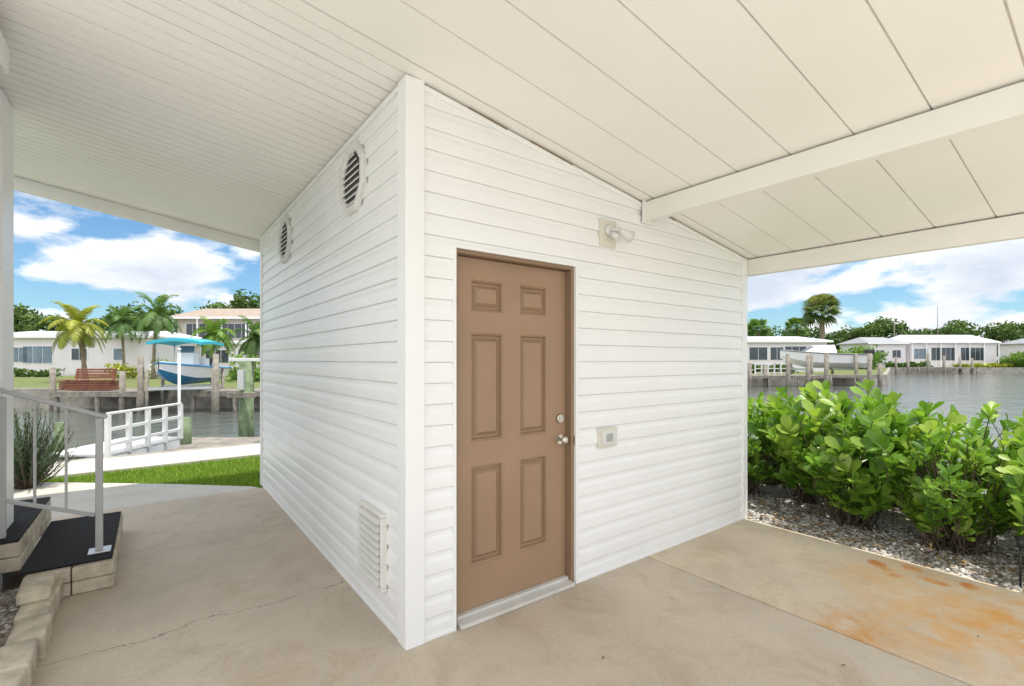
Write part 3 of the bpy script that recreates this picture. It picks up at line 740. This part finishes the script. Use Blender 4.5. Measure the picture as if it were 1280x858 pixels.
house(-30,186,43,4.3,'low white manufactured home with blue grey sunroom windows',M_WALLW,M_ROOFW,[(.25,1.3,2.6,1.6,M_BGLASS),(.36,1.2,2.7,2.6,M_BGLASS),(.6,1.5,2.5,1.4,M_GLASS),(.83,1.5,2.5,1.0,M_BGLASS)],rise=.8)
b_h=house(222,372,60,8.3,'cream two storey house with a tan roof and screened balcony',M_WALLC,M_ROOFT,[(.18,4.2,6.0,3.2,M_GLASS),(.45,4.2,6.0,4.2,M_GLASS),(.75,4.2,6.0,3.5,M_GLASS),(.2,1.0,2.7,2.2,M_GLASS),(.5,1.0,2.7,3.8,M_GLASS)],rise=1.7,porch=True,eave=.9)
house(206,300,50,3.6,'low cream home with screened porch beside a palm',M_WALLW,M_ROOFW,[(.3,1.2,2.5,2.4,M_GLASS),(.7,1.2,2.5,2.4,M_GLASS)],rise=.4,depth=6)
house(868,1034,58,4.5,'long white waterfront home with dark screened porch',M_WALLW,M_ROOFW,[(.48,1.5,3.0,2.2,M_GLASS),(.62,1.5,3.0,1.6,M_GLASS),(.76,1.3,3.1,2.6,M_GLASS),(.92,1.3,3.1,1.8,M_BGLASS)],rise=.85)
house(1086,1132,90,5.9,'small white home with grey roof behind the canal bend',M_WALLW,M_ROOFG,[(.3,1.9,3.3,1.6,M_GLASS),(.75,1.9,3.3,1.6,M_GLASS)],rise=1.4)
house(1138,1246,91,6.4,'white waterfront home with pale blue roof and screened porch',M_WALLW,M_ROOFW,[(.12,1.7,3.6,2.6,M_BGLASS),(.38,1.4,3.8,4.6,M_GLASS),(.72,1.4,3.8,4.6,M_GLASS)],rise=1.7,porch=True)
house(1300,1400,96,6.0,'white waterfront home among trees',M_WALLW,M_ROOFG,[(.3,1.9,3.6,2.6,M_GLASS)],rise=1.3)
def hedge(u0,u1,f,h,mat,label,seed):
    r=random.Random(seed);x0,y0=P(U(u0),f);x1,y1=P(U(u1),f);b=B();L=math.hypot(x1-x0,y1-y0);n=int(L*150)
    for i in range(n):
        t=r.random();x=x0+(x1-x0)*t+r.gauss(0,.3);y=y0+(y1-y0)*t+r.gauss(0,.35)
        z=.05+h*r.random()**.7*(.75+.25*math.sin(t*L*2.1)+.15*math.sin(t*L*5));l=.18*r.uniform(.5,1.2)*f/50+.08
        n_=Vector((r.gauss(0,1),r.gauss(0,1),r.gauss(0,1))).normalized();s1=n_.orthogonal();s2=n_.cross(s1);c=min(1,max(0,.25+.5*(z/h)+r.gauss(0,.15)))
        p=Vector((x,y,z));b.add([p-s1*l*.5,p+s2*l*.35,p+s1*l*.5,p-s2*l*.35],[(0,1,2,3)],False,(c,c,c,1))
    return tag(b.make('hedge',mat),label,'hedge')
hedge(138,180,38,1.1,M_PALMY,'yellow green clipped hedge before the white home',51)
hedge(196,232,40,1.5,M_BRIGHT,'green hedge beneath the palms',52)
hedge(12,70,40,.7,M_TREE,'low dark hedge by the white home',53)
hedge(286,330,31,1.9,M_BRIGHT,'dense green shrubs beside the dock',54)
hedge(1110,1160,88,1.0,M_TREE,'low green hedge on the far bank',55)
hedge(1196,1300,89,.7,M_PALMY,'yellow green hedge along the far bank',56)
hedge(930,990,52,1.0,M_TREE,'low dark hedge before the waterfront home',57)

# ------------------------------------------------------------------ pilings and docks
def pile(u,f,ztop,r,mat,label,cap=True,lean=0,grp='mooring pilings in the canal'):
    x,y=P(U(u),f);e=thing('mooring_piling',(x,y,-.8),label,'piling',grp)
    b=B();b.tube([(x,y,-1.6),(x+lean*.3,y,-.2),(x+lean,y,ztop)],[r*1.05,r,r*.93],14);b.make('post',mat,e)
    return e
pile(308,12.2,1.46,.18,M_PILE,'thick green stained wooden piling with boat lift hardware')
pile(232,10.2,.28,.11,M_PILE,'short green wooden piling beside the gangway')
pile(75,9.6,.25,.10,M_PILE,'short green wooden piling beside the gangway')
for u,f,z in ((66,21.5,1.15),(153,21,1.0),(176,20.5,1.7),(270,20.5,1.75)):
    pile(u,f,z,.12,M_GREYW,'weathered grey piling beside the far dock')
for u,f,z in ((937,40,1.2),(957,41,.9),(985,40,2.0),(1010,39.5,1.9),(1033,38,2.0),(1087,38,2.0),(1100,42,1.2)):
    pile(u,f,z,.17,M_GREYW,'weathered grey piling beside the far dock')
for u,f,z in ((1120,82,2.0),(1135,82,1.6),(1160,80,2.6),(1180,82,2.2),(1200,84,2.0),(1215,83,1.8)):
    pile(u,f,z,.2,M_GREYW,'weathered grey piling along the far bank')
x,y=P(U(308),12.2)
e=thing('boat_lift_beam',(x,y,1.4),'white boat lift bracket and junction box on a green piling','boat lift')
d1=Vector((.8,-.6,0))
b=B();b.beam(Vector((x,y,1.50))-d1*.42,Vector((x,y,1.50))+d1*.42,.12,.08);b.make('beam',M_WHITEP,e,bevel=.01)
b=B();b.beam(Vector((x,y,.62))-d1*.36-Vector((.13,.17,0)),Vector((x,y,.62))+d1*.34-Vector((.13,.17,0)),.06,.14);b.make('bracket',M_GREYW,e,bevel=.01)
b=B();q=Vector((x,y,1.0))-Vector((.14,.18,0));b.obox(q,(.16,.08,.5),DIAG);b.make('junction_box',M_ALU,e,bevel=.01)
x,y=P(U(224),11.5);e=thing('lamp_pole',(x,y,0),'slim white pole standing at the end of the gangway','pole')
b=B();b.rod((x,y,-1.2),(x,y,1.72),.03,10);b.make('pole',M_WHITEP,e);b=B();b.rod((x,y,1.72),(x,y,1.78),.045,10,.03);b.make('cap',M_WHITEP,e)

A=Vector((-1.62,7.52,0));Bp=Vector((-.62,8.95,0));gd=(Bp-A).normalized();gn=Vector((-gd.y,gd.x,0));Lg=(Bp-A).length
gang=thing('gangway',A,'white wooden gangway with post and rail side over the water','dock')
b=B();n=14
for i in range(n):
    c=A+gd*(Lg*(i+.5)/n)+gn*.5;b.obox((c.x,c.y,.0),(1.0,Lg/n-.01,.035),math.atan2(gd.y,gd.x)-math.pi/2)
b.make('deck',M_WHITEP,gang)
b=B()
for s in (.03,.97): b.beam(A+gn*s+Vector((0,0,-.10)),Bp+gn*s+Vector((0,0,-.10)),.05,.15)
b.make('stringer',M_WHITEP,gang)
b=B()
for i in range(5):
    c=A+gd*(Lg*i/4);b.obox((c.x,c.y,.30),(.065,.065,.66),math.atan2(gd.y,gd.x))
for zz,w in ((.655,.06),(.40,.035),(.16,.035)):
    b.beam(A+Vector((0,0,zz)),Bp+Vector((0,0,zz)),.06 if zz>.6 else .03,.035 if zz>.6 else .055)
b.make('side_rail',M_WHITEP,gang,bevel=.004)
c=Bp+gd*.9+gn*.2
fl=thing('floating_dock',(c.x,c.y,-.4),'low grey wooden dock platform at the end of the gangway','dock')
b=B()
for i in range(12):
    q=c+gd*((i-5.5)*.15);b.obox((q.x,q.y,-.30),(2.2,.14,.04),math.atan2(gd.y,gd.x)-math.pi/2)
b.make('deck',M_GREYW,fl);b=B();b.obox((c.x,c.y,-.5),(2.1,1.7,.30),math.atan2(gd.y,gd.x)-math.pi/2);b.make('float',M_GREYW,fl)

def dock(u0,u1,f,w,z,label,th=.12):
    x0,y0=P(U(u0),f);x1,y1=P(U(u1),f);e=thing('dock',((x0+x1)/2,(y0+y1)/2,z),label,'dock','docks on the far bank')
    L=math.hypot(x1-x0,y1-y0);a=math.atan2(y1-y0,x1-x0);n=int(L/.16);b=B();n_=Vector((-math.sin(a),math.cos(a),0))
    for i in range(n):
        t=(i+.5)/n;b.obox((x0+(x1-x0)*t+n_.x*w/2,y0+(y1-y0)*t+n_.y*w/2,z),(L/n-.012,w,.045),a)
    b.make('deck',M_GREYW,e)
    b=B();b.beam((x0,y0,z-.12),(x1,y1,z-.12),.06,.18);
    m=max(2,int(L/2.2))
    for i in range(m+1):
        t=i/m;b.rod((x0+(x1-x0)*t+n_.x*.1,y0+(y1-y0)*t+n_.y*.1,-1.4),(x0+(x1-x0)*t+n_.x*.1,y0+(y1-y0)*t+n_.y*.1,z-.03),.1,8)
    b.make('frame',M_GREYW,e);return e
dock(68,172,20.9,2.0,.10,'weathered grey wooden dock on the opposite bank')
dock(240,345,21.2,1.6,.10,'weathered grey wooden dock beside the boat lift')
dock(925,1036,40.5,2.4,.15,'weathered grey wooden dock with tall pilings')
dock(1040,1100,42,2.0,.15,'weathered grey wooden dock below a white boat')
dock(1150,1222,82.5,2.5,.2,'small wooden dock on the far bank')
def bench(u,f,L,label):
    x,y=P(U(u),f);e=thing('bench',(x,y,.12),label,'bench','wooden benches on the dock',DIAG)
    def Wd(a,b_,z): return (x+.8*a+.6*b_,y-.6*a+.8*b_,z)
    b=B()
    for k in range(4): b.beam(Wd(-L/2,-.2+.13*k,.58),Wd(L/2,-.2+.13*k,.58),.11,.04)
    b.make('seat',M_RED,e)
    b=B()
    for k in range(4): b.beam(Wd(-L/2,.30+.03*k,.68+.12*k),Wd(L/2,.30+.03*k,.68+.12*k),.035,.09)
    b.make('backrest',M_RED,e)
    for s in (-L/2+.1,L/2-.1):
        b=B();b.beam(Wd(s,-.18,.13),Wd(s,-.18,.56),.07,.07);b.beam(Wd(s,.25,.13),Wd(s,.36,1.08),.07,.07);b.make('leg',M_RED,e)
bench(112,22.2,1.9,'red brown slatted wooden bench on the dock')
x,y=P(U(112),21.6)
pt=thing('storage_box',(x,y,.12),'long red brown slatted storage box on the dock','storage box')
b=B()
for k in range(4): b.obox((x,y,.2+.1*k),(2.3,.5,.085),DIAG)
b.make('body',M_RED,pt,bevel=.01);b=B();b.obox((x,y,.60),(2.4,.6,.04),DIAG);b.make('lid',M_RED,pt,bevel=.01)

# ------------------------------------------------------------------ boats
def boat(x,y,z,ang,L,Bm,label,hullm,top=True,motors=1,cabin=False,railm=None,bottom=None):
    e=thing('boat',(x,y,z),label,'boat',None,ang);ca,sa=math.cos(ang),math.sin(ang)
    def W(a,b_,c): return (x+ca*a-sa*b_,y+sa*a+ca*b_,z+c)
    secs=[];N=12;H=L*.17
    for i in range(N+1):
        t=i/N;a=-L/2+L*t
        hw=Bm/2*(1-max(0,(t-.45)/.55)**2.3)*(.93+.07*min(1,t*4));hw=max(hw,.02)
        sh=H*(1+.35*t*t);keel=0+max(0,(t-.6)/.4)**2*H*.75;ch=keel+(sh-keel)*.36
        secs.append([(a,-hw,sh),(a+.0,-hw*.97,sh-.10),(a,-hw*.80,ch),(a,0,keel),(a,hw*.80,ch),(a,hw*.97,sh-.10),(a,hw,sh)])
    vs=[W(*p) for s in secs for p in s];fs=[];fb=[]
    for i in range(N):
        for k in range(6):
            q=i*7+k;(fb if k in (2,3) else fs).append((q,q+1,q+8,q+7))
    fs.append(tuple(range(7)))
    b=B();b.add(vs,fs,False);b.make('hull',hullm,e)
    b=B();b.add(vs,fb,False);b.make('hull_bottom',bottom or hullm,e)
    b=B();vs=[];fs=[]
    for s in secs:
        a,hw,sh=s[6][0],s[6][1],s[6][2];vs+= [W(a,-hw*1.01,sh),W(a,-hw*.8,sh+.02),W(a,-hw*.78,sh-.3 if a<L*.22 else sh),W(a,hw*.78,sh-.3 if a<L*.22 else sh),W(a,hw*.8,sh+.02),W(a,hw*1.01,sh)]
    for i in range(N):
        for k in range(5): q=i*6+k;fs.append((q,q+1,q+7,q+6))
    b.add(vs,fs);b.make('deck',M_GEL,e)
    for sg in (0,6):
        b=B();b.tube([W(*(s[sg][0],s[sg][1]*1.02,s[sg][2]-.05)) for s in secs],.04,6,False);b.make('rub_rail',railm or M_BLACK,e)
    if cabin:
        b=B();h0=H*1.1
        b.add([W(-L*.12,-Bm*.33,h0),W(L*.26,-Bm*.24,h0),W(L*.26,Bm*.24,h0),W(-L*.12,Bm*.33,h0),W(-L*.10,-Bm*.28,h0+.75),W(L*.10,-Bm*.22,h0+.7),W(L*.10,Bm*.22,h0+.7),W(-L*.10,Bm*.28,h0+.75)],[(4,5,6,7),(0,1,5,4),(1,2,6,5),(2,3,7,6),(3,0,4,7)])
        b.make('cabin',M_GEL,e)
        b=B();b.add([W(L*.235,-Bm*.2,h0+.12),W(L*.235,Bm*.2,h0+.12),W(L*.125,Bm*.2,h0+.64),W(L*.125,-Bm*.2,h0+.64)],[(0,1,2,3)]);b.make('windshield',M_GLASS,e)
    else:
        b=B();h0=H*.75;b.add([W(-.35,-.38,h0),W(.35,-.38,h0),W(.35,.38,h0),W(-.35,.38,h0),W(-.3,-.34,h0+.85),W(.1,-.34,h0+.85),W(.1,.34,h0+.85),W(-.3,.34,h0+.85)],[(4,5,6,7),(0,1,5,4),(1,2,6,5),(2,3,7,6),(3,0,4,7)]);b.make('console',M_GEL,e,bevel=.02)
        b=B();b.add([W(.12,-.34,h0+.85),W(.12,.34,h0+.85),W(-.05,.3,h0+1.15),W(-.05,-.3,h0+1.15)],[(0,1,2,3)]);b.make('windshield',M_BGLASS,e)
        b=B();b.obox(W(-1.0,0,h0+.35),(.5,.8,.5),ang);b.make('seat',M_GEL,e,bevel=.05)
    if top:
        hz=H+1.32;b=B();vs=[];fs=[]
        for i in range(7):
            a=-1.1+2.2*i/6
            for k in range(7):
                s=-1+2*k/6;vs.append(W(a,s*Bm*.54,hz-.16*s*s-.06*((i-3)/3)**2))
        nv=len(vs);vs+= [(p[0],p[1],p[2]-.13) for p in vs]
        for i in range(6):
            for k in range(6):
                q=i*7+k;fs+= [(q,q+7,q+8,q+1),(q+nv,q+1+nv,q+8+nv,q+7+nv)]
        for i in range(6):
            fs+= [(i,i+1,i+1+nv,i+nv),(42+i+1,42+i,42+i+nv,42+i+1+nv)];q=i*7;fs+= [(q+7,q,q+nv,q+7+nv),(q+6,q+13,q+13+nv,q+6+nv)]
        b.add(vs,fs,False);b.make('canopy',M_CANVAS,e)
        for sx in (-.8,.8):
            for sy in (-1,1):
                b=B();b.tube([W(sx*.6,sy*Bm*.40,H*.9),W(sx,sy*Bm*.45,hz-.2)],.022,6);b.make('canopy_pole',M_ALU,e)
    for m in range(motors):
        oy=(m-(motors-1)/2)*.6
        b=B();b.obox(W(-L/2-.28,oy,H*.95+.25),(.5,.36,.50),ang);mo=b.make('outboard_motor',M_BLACK,e,bevel=.08)
        b=B();b.obox(W(-L/2-.25,oy,H*.3),(.22,.12,.95),ang);b.obox(W(-L/2-.28,oy,-.12),(.5,.05,.06),ang);b.make('motor_leg',M_BLACK,mo,bevel=.02)
    return e
x,y=P(U(234),21.6)
boat(x,y,.40,math.atan2(-.962,-.284)-.2,4.5,2.0,'white and blue boat under a turquoise canopy on a lift',M_GEL,railm=M_TURQ,bottom=M_TURQ)
e=thing('boat_lift',(x,y,0),'grey boat lift frame holding the small canopied boat','boat lift')
for s in (-1.0,1.0):
    b=B();q=Vector((x,y,.28))+Vector((.284,.962,0))*s;k1=Vector((.962,-.284,0));b.beam(q-k1*1.2,q+k1*1.2,.10,.12);b.make('cradle',M_ALU,e)
    for k in (-1.2,1.2):
        b=B();q2=q+k1*k;b.rod((q2.x,q2.y,-1.5),(q2.x,q2.y,1.1),.07,10);b.make('post',M_GREYW,e)
x,y=P(U(1028),45);boat(x,y,.75,math.atan2(-.6,.8)+math.pi-.15,7.4,2.5,'white cabin boat raised on a lift beside the dock',M_GEL,False,2,True)
e=thing('boat_lift',(x,y,0),'grey boat lift frame below the white boat','boat lift')
for s in (-2,2):
    b=B();q=Vector((x,y,.62))+Vector((.8,-.6,0))*s;b.beam(q-Vector((.6,.8,0))*1.6,q+Vector((.6,.8,0))*1.6,.14,.18);b.make('cradle',M_ALU,e)
    for k in (-1.6,1.6):
        b=B();q=Vector((x,y,0))+Vector((.8,-.6,0))*s+Vector((.6,.8,0))*k;b.rod((q.x,q.y,-1.5),(q.x,q.y,2.0),.12,10);b.make('post',M_GREYW,e)
x0,y0=P(U(944),41.2);x1,y1=P(U(984),41.2)
e=thing('dock_railing',(x0,y0,.17),'white wooden railing on the far dock','railing')
b=B()
for i in range(6):
    t=i/5;b.obox((x0+(x1-x0)*t,y0+(y1-y0)*t,.67),(.09,.09,1.0),DIAG)
for zz in (1.15,.75,.4): b.beam((x0,y0,zz),(x1,y1,zz),.06,.07)
b.make('rail',M_WHITEP,e)
for u,f,h in ((1172,120,15),(1118,110,11)):
    x,y=P(U(u),f);e=thing('utility_pole',(x,y,0),'thin grey utility pole above the tree line','utility pole','utility poles in the distance')
    b=B();b.rod((x,y,0),(x,y,h),.12,8,.06);b.make('pole',M_GREYW,e)
# ------------------------------------------------------------------ sun and sky
el=math.radians(77);sx,sy=.5,-1.0;k=math.hypot(sx,sy);sd=Vector((sx/k*math.cos(el),sy/k*math.cos(el),math.sin(el)))
sl=bpy.data.lights.new('sun','SUN');sl.energy=4.8;sl.angle=math.radians(.5);sl.color=(1,.96,.89)
so=bpy.data.objects.new('sun',sl);so.rotation_euler=(-sd).to_track_quat('-Z','Y').to_euler();COL.objects.link(so)
w=bpy.data.worlds.new('World');scene.world=w;w.use_nodes=True;nt=w.node_tree
bg=nt.nodes['Background'];bg.inputs['Strength'].default_value=.15
sky=nt.nodes.new('ShaderNodeTexSky');sky.sky_type='NISHITA';sky.sun_disc=False;sky.sun_elevation=el;sky.sun_rotation=math.atan2(sx,sy);sky.air_density=1.0;sky.dust_density=.6;sky.ozone_density=1.6
tc=nt.nodes.new('ShaderNodeTexCoord');G=tc.outputs['Generated']
# cloud added overhead and behind the camera, brightened to light the carport
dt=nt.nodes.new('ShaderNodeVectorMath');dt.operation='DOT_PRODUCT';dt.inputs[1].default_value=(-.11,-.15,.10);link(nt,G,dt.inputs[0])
fill_bias=math_(nt,'MAXIMUM',dt.outputs['Value'],0.0)
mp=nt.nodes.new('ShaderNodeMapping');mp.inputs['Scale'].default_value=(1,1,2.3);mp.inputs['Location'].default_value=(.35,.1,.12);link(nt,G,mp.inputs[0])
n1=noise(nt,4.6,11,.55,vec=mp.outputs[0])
mask=ramp(nt,math_(nt,'ADD',n1.outputs['Fac'],fill_bias),[(.445,(0,0,0)),(.52,(1,1,1))])
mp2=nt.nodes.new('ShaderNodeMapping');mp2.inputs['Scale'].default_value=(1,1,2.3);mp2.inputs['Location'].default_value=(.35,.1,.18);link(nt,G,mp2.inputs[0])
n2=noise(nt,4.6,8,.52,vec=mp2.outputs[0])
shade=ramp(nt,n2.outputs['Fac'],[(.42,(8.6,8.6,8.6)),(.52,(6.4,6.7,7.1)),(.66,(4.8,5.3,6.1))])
fill_gain=math_(nt,'ADD',math_(nt,'MULTIPLY',fill_bias,2.6),1.0)
cl=nt.nodes.new('ShaderNodeVectorMath');cl.operation='SCALE';link(nt,shade.outputs['Color'],cl.inputs[0]);link(nt,fill_gain,cl.inputs['Scale'])
skyc=mixrgb(nt,1.0,sky.outputs['Color'],(.66,.90,1.04,1),'MULTIPLY')
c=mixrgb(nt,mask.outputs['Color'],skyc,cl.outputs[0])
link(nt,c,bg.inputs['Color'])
# ------------------------------------------------------------------ camera
cam=bpy.data.cameras.new('camera');co=bpy.data.objects.new('camera',cam);COL.objects.link(co)
co.location=(CAMX,CAMY,EYE);co.rotation_euler=(math.radians(90),0,DIAG)
cam.sensor_width=36;cam.lens=602/1280*36;cam.shift_y=21/1280;cam.clip_start=.05;cam.clip_end=4000
scene.camera=co
scene.view_settings.view_transform='Standard';scene.view_settings.look='None';scene.view_settings.exposure=0
